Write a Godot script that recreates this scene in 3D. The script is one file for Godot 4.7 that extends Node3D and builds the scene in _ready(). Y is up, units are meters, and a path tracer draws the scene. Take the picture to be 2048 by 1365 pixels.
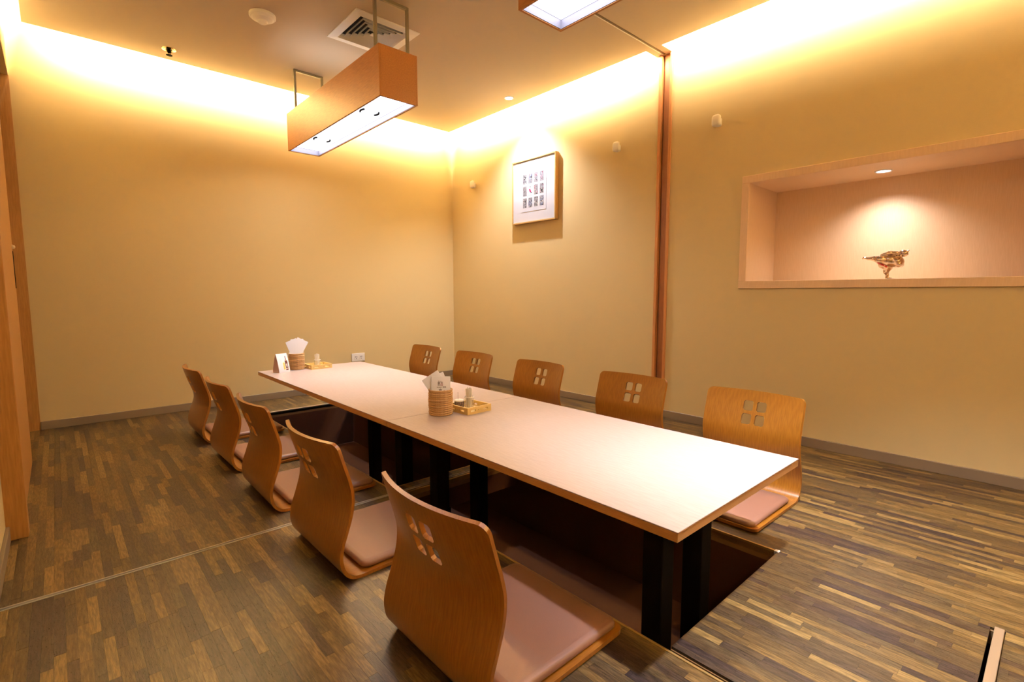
extends Node3D
# A private dining room with a sunken-floor table, legless chairs, wooden box pendants and lit ceiling coves.
# Axes: x runs to the right wall (x = 0), z towards the viewer (back wall at z = 0), floor at y = 0.

const H := 2.82          # ceiling
const DECK := 3.06       # closed top of the coves
const WL := -3.725       # left wall, far part
const WN := -3.79        # left wall, near part
const ZN := 6.6          # near wall
const TOP := 0.3724      # table top
const PX0 := -2.367
const PX1 := -1.57
const PZ0 := 0.562
const PZ1 := 4.322
const RAIL := 2.807
const WARM := Color(1.0, 0.92, 0.80)
const NEUTRAL := Color(0.945, 0.955, 1.0)

var M := {}
var taken := {}
var rng := RandomNumberGenerator.new()

# ------------------------------------------------------------------ mesh builder
class MB:
	var v := PackedVector3Array()
	var n := PackedVector3Array()
	var uv := PackedVector2Array()
	var ix := PackedInt32Array()

	func vert(p: Vector3, nn: Vector3, t := Vector2.ZERO) -> int:
		v.append(p); n.append(nn); uv.append(t)
		return v.size() - 1

	func tri_i(a: int, b: int, c: int) -> void:   # counter-clockwise seen from outside; stored clockwise
		ix.append(a); ix.append(c); ix.append(b)

	func poly(ps: Array, away: Vector3) -> void:   # flat polygon, its face turned away from the point AWAY
		var nn: Vector3 = (ps[1] - ps[0]).cross(ps[2] - ps[0]).normalized()
		var mid := Vector3.ZERO
		for p in ps: mid += p
		mid /= ps.size()
		var q := ps.duplicate()
		if nn.dot(mid - away) < 0:
			q.reverse()
			nn = -nn
		var at := v.size()
		for k in q.size():
			vert(q[k], nn, Vector2(q[k].x + q[k].z, q[k].y))
		for k in range(1, q.size() - 1):
			tri_i(at, at + k, at + k + 1)

	func box(c: Vector3, s: Vector3, bev := 0.0) -> void:
		var h := s / 2.0
		var b := minf(bev, minf(h.x, minf(h.y, h.z)) * 0.9)
		for a in 3:
			var e := (a + 1) % 3
			var f := (a + 2) % 3
			for sg in [-1.0, 1.0]:
				var ps := []
				for k in [[-1, -1], [1, -1], [1, 1], [-1, 1]]:
					var p := Vector3.ZERO
					p[a] = sg * h[a]; p[e] = k[0] * (h[e] - b); p[f] = k[1] * (h[f] - b)
					ps.append(c + p)
				poly(ps, c)
				if b > 0.0:
					for sg2 in [-1.0, 1.0]:   # edges between faces a and e
						var qs := []
						for k in [[0, -1], [1, -1], [1, 1], [0, 1]]:
							var p := Vector3.ZERO
							p[a] = sg * (h[a] if k[0] == 0 else h[a] - b)
							p[e] = sg2 * (h[e] - b if k[0] == 0 else h[e])
							p[f] = k[1] * (h[f] - b)
							qs.append(c + p)
						poly(qs, c)
		if b > 0.0:
			for sx in [-1.0, 1.0]:
				for sy in [-1.0, 1.0]:
					for sz in [-1.0, 1.0]:
						poly([c + Vector3(sx * h.x, sy * (h.y - b), sz * (h.z - b)), c + Vector3(sx * (h.x - b), sy * h.y, sz * (h.z - b)), c + Vector3(sx * (h.x - b), sy * (h.y - b), sz * h.z)], c)

	func span(a: Vector3, b: Vector3, bev := 0.0) -> void:
		box((a + b) / 2.0, (b - a).abs(), bev)

	func lathe(c: Vector3, prof: Array, seg := 24, wob := 0.0) -> void:   # prof: [radius, height], from below outside upwards
		for k in prof.size() - 1:
			var p0: Vector2 = prof[k]
			var p1: Vector2 = prof[k + 1]
			var d := p1 - p0
			if d.length() < 1e-6: continue
			var nr := Vector2(d.y, -d.x).normalized()
			var base := v.size()
			for s in seg + 1:
				var a := TAU * s / seg
				var dir := Vector3(cos(a), 0, sin(a))
				var w := 1.0 + wob * sin(a * 3.0 + p0.y * 40.0)
				var w1 := 1.0 + wob * sin(a * 3.0 + p1.y * 40.0)
				var nn := (dir * nr.x + Vector3.UP * nr.y).normalized()
				vert(c + dir * p0.x * w + Vector3.UP * p0.y, nn, Vector2(float(s) / seg, p0.y))
				vert(c + dir * p1.x * w1 + Vector3.UP * p1.y, nn, Vector2(float(s) / seg, p1.y))
			for s in seg:
				var i := base + s * 2
				tri_i(i, i + 1, i + 3)
				tri_i(i, i + 3, i + 2)

	func tube(pts: Array, r: float, seg := 8, cap := true) -> void:
		var rings := []
		for k in pts.size():
			var t: Vector3 = (pts[mini(k + 1, pts.size() - 1)] - pts[maxi(k - 1, 0)]).normalized()
			var u := t.cross(Vector3.UP if absf(t.y) < 0.9 else Vector3.RIGHT).normalized()
			var w := t.cross(u)
			var base := v.size()
			for s in seg + 1:
				var a := TAU * s / seg
				var d := u * cos(a) + w * sin(a)
				vert(pts[k] + d * r, d, Vector2(float(s) / seg, k))
			rings.append(base)
		for k in pts.size() - 1:
			for s in seg:
				var a: int = rings[k] + s
				var b: int = rings[k + 1] + s
				tri_i(a, a + 1, b + 1)
				tri_i(a, b + 1, b)
		if cap:
			for e in [0, pts.size() - 1]:
				var ps := []
				for s in seg: ps.append(v[rings[e] + s])
				poly(ps, pts[1 if e == 0 else pts.size() - 2])

	# a slab of outline LOOP (Vector2 x,z) stacked through layers [inset, y]; closed above and below
	func slab(c: Vector3, sx: float, sz: float, r: float, layers: Array, dome := 0.0) -> void:
		var rings := []
		for L in layers:
			var ring := []
			var ins: float = L[0]
			var hx := sx / 2.0 - ins
			var hz := sz / 2.0 - ins
			var rr := maxf(r - ins, 0.002)
			for qd in 4:
				var cx: float = [hx - rr, -(hx - rr), -(hx - rr), hx - rr][qd]
				var cz: float = [hz - rr, hz - rr, -(hz - rr), -(hz - rr)][qd]
				for k in 5:
					var a := (qd + k / 4.0) * PI / 2.0
					ring.append(c + Vector3(cx + rr * cos(a), L[1], cz + rr * sin(a)))
			rings.append(ring)
		var m: int = rings[0].size()
		var at := []
		for L in rings.size():
			var base := v.size()
			for k in m:
				var p: Vector3 = rings[L][k]
				var tang: Vector3 = rings[L][(k + 1) % m] - rings[L][(k + m - 1) % m]
				var up: Vector3 = rings[mini(L + 1, rings.size() - 1)][k] - rings[maxi(L - 1, 0)][k]
				var nn := up.cross(tang).normalized()
				if nn.dot(Vector3(p.x - c.x, 0, p.z - c.z)) < -0.01: nn = -nn
				vert(p, nn, Vector2(p.x, p.z))
			at.append(base)
		for L in rings.size() - 1:
			for k in m:
				var a: int = at[L] + k
				var b: int = at[L] + (k + 1) % m
				var a2: int = at[L + 1] + k
				var b2: int = at[L + 1] + (k + 1) % m
				tri_i(a, a2, b2)
				tri_i(a, b2, b)
		var topring: Array = rings[-1]
		var last: float = layers[-1][1]
		# domed top: rings towards the middle
		var prev := -1
		for g in 4:
			var f := 1.0 - g / 4.0
			var base := v.size()
			for k in m:
				var p: Vector3 = topring[k]
				var cc := Vector3(c.x, p.y, c.z)
				var pos := cc + (p - cc) * f
				pos.y = c.y + last + dome * (1.0 - f * f)
				vert(pos, Vector3(0, 1, 0) + (p - cc).normalized() * dome * 2.0 * f / maxf((p - cc).length(), 0.01), Vector2(pos.x, pos.z))
			if prev >= 0:
				for k in m:
					var k2 := (k + 1) % m
					tri_i(prev + k, base + k, base + k2)
					tri_i(prev + k, base + k2, prev + k2)
			prev = base
		var mid := vert(c + Vector3(0, last + dome, 0), Vector3.UP, Vector2(c.x, c.z))
		for k in m:
			tri_i(prev + k, mid, prev + (k + 1) % m)
		poly(rings[0], c + Vector3(0, last + 1.0, 0))

	# a bent or flat plate: GRID of columns ts and rows ss, EMPTY(i, j) -> -1 full, 0..3 keep all but that corner, 4 empty
	func plate(ts: Array, ss: Array, empty: Callable, place: Callable, thick: float) -> void:
		var tris := []
		var cols := ts.size()
		for j in ss.size() - 1:
			for i in cols - 1:
				var e: int = empty.call(i, j)
				if e == 4: continue
				var c := [j * cols + i, j * cols + i + 1, (j + 1) * cols + i + 1, (j + 1) * cols + i]
				if e == -1:
					tris.append([c[0], c[1], c[2]]); tris.append([c[0], c[2], c[3]])
				else:
					var left := []
					for k in 4:
						if k != e: left.append(c[k])
					tris.append(left)
		var P := []
		var N := []
		for s in ss:
			for t in ts:
				var r: Array = place.call(s, t)
				P.append(r[0]); N.append(r[1])
		var hh := thick / 2.0
		var front := {}
		var back := {}
		var edges := {}
		for tr in tris:
			for k in 3:
				var p: int = tr[k]
				if not front.has(p):
					var t2 := Vector2(ts[p % cols], ss[p / cols])
					front[p] = vert(P[p] + N[p] * hh, N[p], t2)
					back[p] = vert(P[p] - N[p] * hh, -N[p], t2)
				var q: int = tr[(k + 1) % 3]
				edges[Vector2i(p, q)] = true
			var nn: Vector3 = (P[tr[1]] - P[tr[0]]).cross(P[tr[2]] - P[tr[0]])
			if nn.dot(N[tr[0]]) > 0:
				tri_i(front[tr[0]], front[tr[1]], front[tr[2]])
				tri_i(back[tr[0]], back[tr[2]], back[tr[1]])
			else:
				tri_i(front[tr[0]], front[tr[2]], front[tr[1]])
				tri_i(back[tr[0]], back[tr[1]], back[tr[2]])
		var third := {}
		for tr in tris:
			for k in 3:
				third[Vector2i(tr[k], tr[(k + 1) % 3])] = tr[(k + 2) % 3]
		for e in edges:
			if edges.has(Vector2i(e.y, e.x)): continue
			poly([P[e.x] + N[e.x] * hh, P[e.y] + N[e.y] * hh, P[e.y] - N[e.y] * hh, P[e.x] - N[e.x] * hh], P[third[e]])

	func mesh() -> ArrayMesh:
		var a := []
		a.resize(Mesh.ARRAY_MAX)
		a[Mesh.ARRAY_VERTEX] = v
		a[Mesh.ARRAY_NORMAL] = n
		a[Mesh.ARRAY_TEX_UV] = uv
		a[Mesh.ARRAY_INDEX] = ix
		var m := ArrayMesh.new()
		m.add_surface_from_arrays(Mesh.PRIMITIVE_TRIANGLES, a)
		return m

# ------------------------------------------------------------------ naming
func numbered(called: String) -> String:
	var k: int = taken.get(called, 0)
	taken[called] = k + 1
	return called if k == 0 else "%s_%03d" % [called, k]

func tag(o: Node, label: String, category: String, group := "", kind := "") -> Node:
	o.set_meta("label", label)
	if category: o.set_meta("category", category)
	if group: o.set_meta("group", group)
	if kind: o.set_meta("kind", kind)
	return o

func thing(called: String, at: Vector3, label: String, category: String, group := "", turn := 0.0) -> Node3D:
	var o := Node3D.new()
	o.name = numbered(called)
	add_child(o)
	o.position = at
	o.rotation.y = turn
	tag(o, label, category, group)
	return o

func put(called: String, mb: MB, m: Material, parent: Node = null) -> MeshInstance3D:
	return put_mesh(called, mb.mesh(), m, parent)

func put_mesh(called: String, mesh: Mesh, m: Material, parent: Node = null) -> MeshInstance3D:
	var o := MeshInstance3D.new()
	o.mesh = mesh
	o.material_override = m
	if parent == null:
		o.name = numbered(called)
		add_child(o)
	else:
		o.name = called
		parent.add_child(o, true)
	return o

func boxed(called: String, a: Vector3, b: Vector3, m: Material, parent: Node = null, bev := 0.0) -> MeshInstance3D:
	var mb := MB.new()
	mb.span(a, b, bev)
	return put(called, mb, m, parent)

func struct(called: String, label: String, category := "") -> Node3D:
	var o := Node3D.new()
	o.name = called
	add_child(o)
	tag(o, label, category, "", "structure")
	return o

# ------------------------------------------------------------------ materials
func noise_tex(freq: float, oct: int, lo: Color, hi: Color, size := 512, seed := 1, type := FastNoiseLite.TYPE_SIMPLEX, mid = null) -> NoiseTexture2D:
	var f := FastNoiseLite.new()
	f.noise_type = type
	f.frequency = freq
	f.fractal_octaves = oct
	f.fractal_type = FastNoiseLite.FRACTAL_FBM if oct > 1 else FastNoiseLite.FRACTAL_NONE
	f.seed = seed
	var t := NoiseTexture2D.new()
	t.width = size
	t.height = size
	t.seamless = true
	t.noise = f
	var g := Gradient.new()
	g.set_color(0, lo)
	g.set_color(1, hi)
	if mid != null: g.add_point(0.5, mid)
	t.color_ramp = g
	return t

func plain(c: Color, rough := 0.6, metal := 0.0, spec := 0.5) -> StandardMaterial3D:
	var m := StandardMaterial3D.new()
	m.albedo_color = c
	m.roughness = rough
	m.metallic = metal
	m.metallic_specular = spec
	return m

func wood(lo: Color, hi: Color, rough: float, scale: Vector3, seed := 1, world := false, uv := false) -> StandardMaterial3D:
	var m := StandardMaterial3D.new()
	m.albedo_texture = noise_tex(0.022, 5, lo, hi, 512, seed)
	m.roughness = rough
	m.uv1_scale = scale
	if not uv:
		m.uv1_triplanar = true
		m.uv1_world_triplanar = world
		m.uv1_triplanar_sharpness = 8.0
	return m

func glowing(c: Color, e: float) -> StandardMaterial3D:
	var m := StandardMaterial3D.new()
	m.albedo_color = Color(0.9, 0.9, 0.88)
	m.roughness = 0.5
	m.emission_enabled = true
	m.emission = c
	m.emission_energy_multiplier = e
	return m

func make_materials() -> void:
	var w := StandardMaterial3D.new()      # woven wallpaper
	w.albedo_texture = noise_tex(0.12, 3, Color(0.81, 0.725, 0.535), Color(0.865, 0.78, 0.585), 512, 5)
	w.roughness = 0.85
	w.metallic_specular = 0.25
	w.uv1_triplanar = true
	w.uv1_world_triplanar = true
	w.uv1_scale = Vector3(5, 16, 5)
	w.heightmap_enabled = true
	w.heightmap_texture = noise_tex(0.12, 3, Color(0, 0, 0), Color(1, 1, 1), 512, 5)
	w.heightmap_scale = 0.03
	M.wall = w
	M.ceiling = plain(Color(0.805, 0.745, 0.65), 0.9, 0.0, 0.2)
	M.base = plain(Color(0.49, 0.43, 0.355), 0.45)
	M.niche = wood(Color(0.87, 0.735, 0.575), Color(0.90, 0.77, 0.615), 0.5, Vector3(10, 0.7, 10), 21, true)
	M.door = wood(Color(0.63, 0.44, 0.21), Color(0.71, 0.51, 0.265), 0.5, Vector3(8, 0.6, 8), 22, true)
	M.channel = wood(Color(0.56, 0.355, 0.22), Color(0.64, 0.42, 0.27), 0.4, Vector3(10, 0.6, 10), 23, true)
	M.jamb = wood(Color(0.72, 0.49, 0.29), Color(0.80, 0.56, 0.35), 0.4, Vector3(10, 0.6, 10), 24, true)
	M.pendant = wood(Color(0.63, 0.40, 0.17), Color(0.73, 0.485, 0.22), 0.4, Vector3(9, 9, 0.9), 25)
	M.table = wood(Color(0.655, 0.585, 0.555), Color(0.715, 0.645, 0.615), 0.34, Vector3(11, 11, 0.8), 26)
	M.edge = wood(Color(0.66, 0.49, 0.31), Color(0.75, 0.58, 0.39), 0.4, Vector3(11, 30, 1.0), 27)
	M.chair = wood(Color(0.525, 0.325, 0.08), Color(0.615, 0.40, 0.12), 0.32, Vector3(9, 0.9, 1), 28, false, true)
	M.chair.clearcoat_enabled = true
	M.chair.clearcoat = 0.35
	M.chair.clearcoat_roughness = 0.25
	M.cushion = plain(Color(0.50, 0.36, 0.305), 0.42)
	M.cushion.heightmap_enabled = true
	M.cushion.heightmap_texture = noise_tex(0.1, 2, Color.BLACK, Color.WHITE, 256, 8)
	M.cushion.heightmap_scale = 0.02
	M.cushion.uv1_triplanar = true
	M.cushion.uv1_scale = Vector3(12, 12, 12)
	M.brass = plain(Color(0.78, 0.66, 0.42), 0.35, 0.7)
	M.alu = plain(Color(0.80, 0.79, 0.77), 0.35, 0.45)
	M.dark = plain(Color(0.05, 0.045, 0.04), 0.9, 0.0, 0.2)
	M.pit = plain(Color(0.31, 0.215, 0.175), 0.95, 0.0, 0.15)
	M.ply = plain(Color(0.52, 0.41, 0.28), 0.85, 0.0, 0.2)
	M.duct = plain(Color(0.42, 0.42, 0.42), 0.6, 0.2)
	M.track = plain(Color(0.27, 0.22, 0.18), 0.6, 0.3)
	M.black_leg = plain(Color(0.05, 0.042, 0.04), 0.8, 0.0, 0.2)
	M.steel = plain(Color(0.55, 0.52, 0.45), 0.38, 0.8)
	M.peg = plain(Color(0.95, 0.93, 0.88), 0.35)
	M.lip = plain(Color(0.46, 0.45, 0.50), 0.6)
	M.white_plastic = plain(Color(0.95, 0.94, 0.91), 0.4)
	M.vent = plain(Color(0.95, 0.94, 0.92), 0.45)
	M.paper = plain(Color(0.955, 0.96, 0.985), 0.85)
	M.mat_board = plain(Color(0.74, 0.74, 0.77), 0.8)
	M.card_back = plain(Color(0.80, 0.66, 0.56), 0.8)
	M.bamboo = wood(Color(0.87, 0.73, 0.43), Color(0.93, 0.82, 0.55), 0.45, Vector3(14, 14, 2), 29)
	M.rattan = wood(Color(0.66, 0.51, 0.33), Color(0.87, 0.73, 0.54), 0.7, Vector3(6, 90, 6), 30)
	M.frame = wood(Color(0.70, 0.55, 0.32), Color(0.79, 0.64, 0.40), 0.4, Vector3(9, 9, 9), 31)
	M.chrome = plain(Color(0.86, 0.80, 0.62), 0.15, 1.0)
	M.bronze = plain(Color(0.80, 0.70, 0.59), 0.2, 0.95)
	M.bronze.heightmap_enabled = true
	M.bronze.heightmap_texture = noise_tex(0.03, 3, Color.BLACK, Color.WHITE, 256, 77)
	M.bronze.heightmap_scale = 0.07
	M.bronze.uv1_triplanar = true
	M.bronze.uv1_scale = Vector3(9, 9, 9)
	M.red = plain(Color(0.75, 0.13, 0.06), 0.35)
	M.cream = plain(Color(0.80, 0.72, 0.58), 0.5)
	M.batten = plain(Color(0.53, 0.45, 0.355), 0.5)
	M.pick = plain(Color(0.96, 0.93, 0.87), 0.7)
	var g := StandardMaterial3D.new()
	g.transparency = BaseMaterial3D.TRANSPARENCY_ALPHA
	g.albedo_color = Color(0.95, 0.93, 0.9, 0.10)
	g.roughness = 0.08
	M.clear = g
	M.panel_glow = glowing(NEUTRAL, 2.2)
	M.lamp_glow = glowing(NEUTRAL, 6.0)
	M.strip_glow = glowing(WARM, 5.0)
	# floor strips: a dozen tones, each with a grain of its own
	var tones := [[0.167, 0.106, 0.096], [0.23, 0.153, 0.096], [0.277, 0.198, 0.096], [0.326, 0.239, 0.105], [0.389, 0.292, 0.135], [0.45, 0.343, 0.165], [0.523, 0.41, 0.202], [0.302, 0.232, 0.12], [0.363, 0.265, 0.109], [0.253, 0.185, 0.096], [0.419, 0.31, 0.13], [0.21, 0.147, 0.096]]
	var rough_t := noise_tex(0.05, 4, Color(0.24, 0.24, 0.24), Color(0.5, 0.5, 0.5), 512, 41)
	var bump_t := noise_tex(0.05, 4, Color.BLACK, Color.WHITE, 512, 44)
	M.strips = []
	for k in tones.size():
		var c := Color(tones[k][0], tones[k][1], tones[k][2])
		var m := StandardMaterial3D.new()
		m.albedo_texture = noise_tex(0.03, 5, c.darkened(0.36), c.lightened(0.12), 256, 50 + k, FastNoiseLite.TYPE_SIMPLEX)
		m.uv1_triplanar = true
		m.uv1_world_triplanar = true
		m.uv1_scale = Vector3(14, 3, 1.7)
		m.uv1_offset = Vector3(0.37 * k, 0, 0.53 * k)
		m.roughness = 1.0
		m.roughness_texture = rough_t
		m.metallic_specular = 0.5
		m.heightmap_enabled = true
		m.heightmap_texture = bump_t
		m.heightmap_scale = 0.02
		M.strips.append(m)

# ------------------------------------------------------------------ lights
func area(called: String, at: Vector3, size: Vector2, dir: Vector3, c: Color, e: float, parent: Node = self) -> void:
	var l := AreaLight3D.new()
	l.name = called
	l.area_size = size
	l.light_color = c
	l.light_energy = e
	l.shadow_enabled = true
	l.area_range = 12.0
	parent.add_child(l, true)
	l.basis = Basis.looking_at(dir, Vector3.FORWARD if absf(dir.normalized().y) > 0.9 else Vector3.UP)
	l.position = at

func spot(called: String, at: Vector3, angle: float, soft: float, c: Color, e: float, radius := 0.03, parent: Node = self, dir := Vector3.DOWN) -> void:
	var l := SpotLight3D.new()
	l.name = called
	l.light_color = c
	l.light_energy = e
	l.spot_angle = angle
	l.spot_angle_attenuation = soft
	l.spot_range = 12.0
	l.spot_attenuation = 2.0
	l.light_size = radius
	l.shadow_enabled = true
	parent.add_child(l, true)
	l.basis = Basis.looking_at(dir.normalized(), Vector3.FORWARD)
	l.position = at

# ------------------------------------------------------------------ main
func _ready() -> void:
	rng.seed = 20
	var cam := Camera3D.new()
	cam.name = "camera"
	cam.fov = rad_to_deg(2.0 * atan(682.5 / 1004.95))
	cam.position = Vector3(-3.5813, 1.0, 5.0114)
	cam.rotation = Vector3(-0.0951, -0.7357, -0.001)
	cam.near = 0.05
	add_child(cam)
	cam.current = true
	var we := WorldEnvironment.new()
	we.name = "environment"
	var env := Environment.new()
	env.background_mode = Environment.BG_COLOR
	env.background_color = Color.BLACK
	env.tonemap_mode = Environment.TONE_MAPPER_LINEAR
	env.tonemap_exposure = 1.0
	env.sdfgi_enabled = true
	env.ssao_enabled = true
	env.ssil_enabled = true
	we.environment = env
	add_child(we)
	make_materials()
	build_shell()
	build_floor()
	build_coves()
	build_niche()
	build_left_side()
	build_trims()
	build_tables()
	build_chairs()
	build_pendants()
	build_ceiling_things()
	build_wall_things()
	build_table_things()
	build_figurine()

func build_shell() -> void:
	var b := struct("wall_back", "beige woven wallpaper back wall behind the power socket", "wall")
	boxed("wall_panel", Vector3(-3.722, -0.45, -0.1), Vector3(0.1, DECK, 0), M.wall, b)
	var r := struct("wall_right", "beige wallpaper side wall with framed picture and lit niche", "wall")
	boxed("wall_panel", Vector3(0, -0.45, 0), Vector3(0.1, DECK, 2.785), M.wall, r)
	boxed("wall_panel", Vector3(0, H, 2.785), Vector3(0.1, DECK, 2.86), M.wall, r)
	boxed("wall_panel", Vector3(0, -0.45, 2.86), Vector3(0.1, DECK, 3.46), M.wall, r)
	boxed("wall_panel", Vector3(0, -0.45, 3.46), Vector3(0.1, 1.05, 4.94), M.wall, r)
	boxed("wall_panel", Vector3(0, 1.775, 3.46), Vector3(0.1, DECK, 4.94), M.wall, r)
	boxed("wall_panel", Vector3(0, -0.45, 4.94), Vector3(0.1, DECK, ZN), M.wall, r)
	var n := struct("wall_near", "beige wallpaper end wall opposite the power socket", "wall")
	boxed("wall_panel", Vector3(-4.5, -0.45, ZN), Vector3(0.7, DECK, ZN + 0.1), M.wall, n)
	var br := struct("baseboard_right", "low dark taupe baseboard along the picture wall", "baseboard")
	boxed("board", Vector3(-0.012, 0, 0.012), Vector3(0, 0.062, 2.764), M.base, br, 0.002)
	boxed("board", Vector3(-0.012, 0, 2.879), Vector3(0, 0.062, ZN), M.base, br, 0.002)
	var bb := struct("baseboard_back", "low dark taupe baseboard along the back wall", "baseboard")
	boxed("board", Vector3(-3.72, 0, 0), Vector3(0, 0.062, 0.012), M.base, bb, 0.002)
	# ceiling
	var c := struct("ceiling", "dropped beige ceiling with lit coves round its edges", "ceiling")
	var x0 := WL + 0.0925
	var vx := -1.80
	var vz := 1.588
	for part in [[x0, -0.15, 0.1565, vz - 0.19], [x0, vx - 0.19, vz - 0.19, vz + 0.19], [vx + 0.19, -0.15, vz - 0.19, vz + 0.19], [x0, -0.15, vz + 0.19, RAIL - 0.012], [x0, -0.15, RAIL + 0.008, ZN - 0.16]]:
		boxed("ceiling_panel", Vector3(part[0], H, part[2]), Vector3(part[1], H + 0.02, part[3]), M.ceiling, c)
	boxed("ceiling_panel", Vector3(WN, H, 2.2), Vector3(x0, H + 0.02, ZN), M.ceiling, c)
	boxed("bridge", Vector3(-0.15, H, 2.735), Vector3(0.0, H + 0.02, RAIL - 0.012), M.ceiling, c)
	boxed("bridge", Vector3(-0.15, H, RAIL + 0.008), Vector3(0.0, H + 0.02, 2.868), M.ceiling, c)
	boxed("deck", Vector3(-4.5, DECK, -0.1), Vector3(0.7, DECK + 0.1, ZN + 0.1), M.ceiling, c)
	boxed("cove_side", Vector3(-0.36, H + 0.02, 0.34), Vector3(-0.34, DECK, ZN - 0.3), M.ceiling, c)
	boxed("cove_side", Vector3(WL + 0.30, H + 0.02, 0.34), Vector3(WL + 0.32, DECK, ZN - 0.3), M.ceiling, c)
	boxed("cove_side", Vector3(WL + 0.30, H + 0.02, 0.34), Vector3(-0.34, DECK, 0.36), M.ceiling, c)
	boxed("cove_side", Vector3(WL + 0.30, H + 0.02, ZN - 0.32), Vector3(-0.34, DECK, ZN - 0.3), M.ceiling, c)

# ------------------------------------------------------------------ floor of short wooden strips
func build_floor() -> void:
	var f := struct("floor", "dark mixed-tone wooden strip floor around a sunken leg pit", "floor")
	var y0 := -0.008
	# sub-floor, under the strips and round the pits
	boxed("subfloor", Vector3(-4.5, -0.05, 0), Vector3(PX0, y0, ZN), M.ply, f)
	boxed("subfloor", Vector3(PX1, -0.05, 0), Vector3(0, y0, ZN), M.ply, f)
	boxed("subfloor", Vector3(PX0, -0.05, 0), Vector3(PX1, y0, PZ0 - 0.012), M.ply, f)
	boxed("subfloor", Vector3(PX0, -0.05, 2.739), Vector3(PX1, y0, 2.838), M.ply, f)
	boxed("subfloor", Vector3(PX0 + 0.016, -0.05, PZ1), Vector3(PX1, y0, 4.918), M.ply, f)
	boxed("subfloor", Vector3(PX0, -0.05, 4.935), Vector3(PX1, y0, ZN), M.ply, f)
	# pit lining
	boxed("pit_floor", Vector3(PX0 - 0.05, -0.45, PZ0 - 0.05), Vector3(PX1 + 0.05, -0.40, 5.0), M.pit, f)
	boxed("pit_wall", Vector3(PX0 - 0.04, -0.40, PZ0 - 0.05), Vector3(PX0, -0.05, 5.0), M.pit, f)
	boxed("pit_wall", Vector3(PX1, -0.40, PZ0 - 0.05), Vector3(PX1 + 0.04, -0.05, 5.0), M.pit, f)
	boxed("pit_wall", Vector3(PX0, -0.40, PZ0 - 0.05), Vector3(PX1, -0.05, PZ0 - 0.012), M.pit, f)
	boxed("pit_wall", Vector3(PX0, -0.40, 4.94), Vector3(PX1, -0.05, 5.0), M.pit, f)
	boxed("pit_beam", Vector3(PX0, -0.16, 2.745), Vector3(PX1, -0.05, 2.832), M.pit, f)
	# strips: [x0, x1, z0, z1]
	var areas := [[-4.4, PX0 - 0.008, 0.0, RAIL - 0.011], [-4.4, PX0 - 0.008, RAIL + 0.011, ZN], [PX1 + 0.008, -0.0, 0.0, RAIL - 0.011], [PX1 + 0.008, -0.0, RAIL + 0.011, ZN],
		[PX0 - 0.008, PX1 + 0.008, 0.0, PZ0 - 0.022], [PX0, PX1, 2.744, RAIL - 0.011], [PX0, PX1, RAIL + 0.011, 2.832], [PX0 + 0.020, PX1 + 0.008, PZ1, 4.922], [PX0 - 0.008, PX1 + 0.008, 4.955, ZN]]
	var w := 0.0265
	var gap := 0.00018
	var cells := []
	for a in areas:
		var first := int(floor((a[0] + 5.0) / w))
		var last := int(ceil((a[1] + 5.0) / w))
		for k in range(first, last):
			var x0: float = maxf(-5.0 + k * w, a[0])
			var x1: float = minf(-5.0 + (k + 1) * w, a[1])
			if x1 - x0 < 0.002: continue
			var z: float = a[2] - rng.randf_range(0.0, 0.3)
			while z < a[3]:
				var l := rng.randf_range(0.12, 0.38)
				var z0: float = maxf(z, a[2])
				var z1: float = minf(z + l, a[3])
				z += l
				if z1 - z0 < 0.004: continue
				cells.append([x0 + gap, x1 - gap, z0 + gap, z1 - gap, rng.randi_range(0, M.strips.size() - 1), rng.randf_range(-0.0003, 0.0)])
	# how large each one shows
	var eye := Vector3(-3.5813, 1.0, 5.0114)
	var fw := Vector3(sin(0.7357), 0, -cos(0.7357))
	var rt := Vector3(cos(0.7357), 0, sin(0.7357))
	var order := []
	for k in cells.size():
		var c: Array = cells[k]
		var p := Vector3((c[0] + c[1]) / 2, 0, (c[2] + c[3]) / 2) - eye
		var d := p.dot(fw)
		var show := 0.0
		if d > 0.9 and absf(p.dot(rt)) < d * 1.04:
			show = (c[1] - c[0]) * (c[3] - c[2]) / pow(p.length(), 3.0)
		order.append([show, k])
	order.sort_custom(func(a, b): return a[0] > b[0])
	var unit := BoxMesh.new()
	var rest := []
	for m in M.strips: rest.append(MB.new())
	for k in order.size():
		var c: Array = cells[order[k][1]]
		var a := Vector3(c[0], y0, c[2])
		var b := Vector3(c[1], c[5], c[3])
		if k < 298:
			var o := put_mesh("floor_strip", unit, M.strips[c[4]], f)
			o.position = (a + b) / 2.0
			o.scale = b - a
		else:
			rest[c[4]].span(a, b)
	var all := ArrayMesh.new()
	for k in rest.size():
		var arr := []
		arr.resize(Mesh.ARRAY_MAX)
		arr[Mesh.ARRAY_VERTEX] = rest[k].v
		arr[Mesh.ARRAY_NORMAL] = rest[k].n
		arr[Mesh.ARRAY_TEX_UV] = rest[k].uv
		arr[Mesh.ARRAY_INDEX] = rest[k].ix
		all.add_surface_from_arrays(Mesh.PRIMITIVE_TRIANGLES, arr)
		all.surface_set_material(k, M.strips[k])
	var o := MeshInstance3D.new()
	o.name = "floor_strips"
	o.mesh = all
	o.set_meta("kind", "stuff")
	f.add_child(o)

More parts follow.
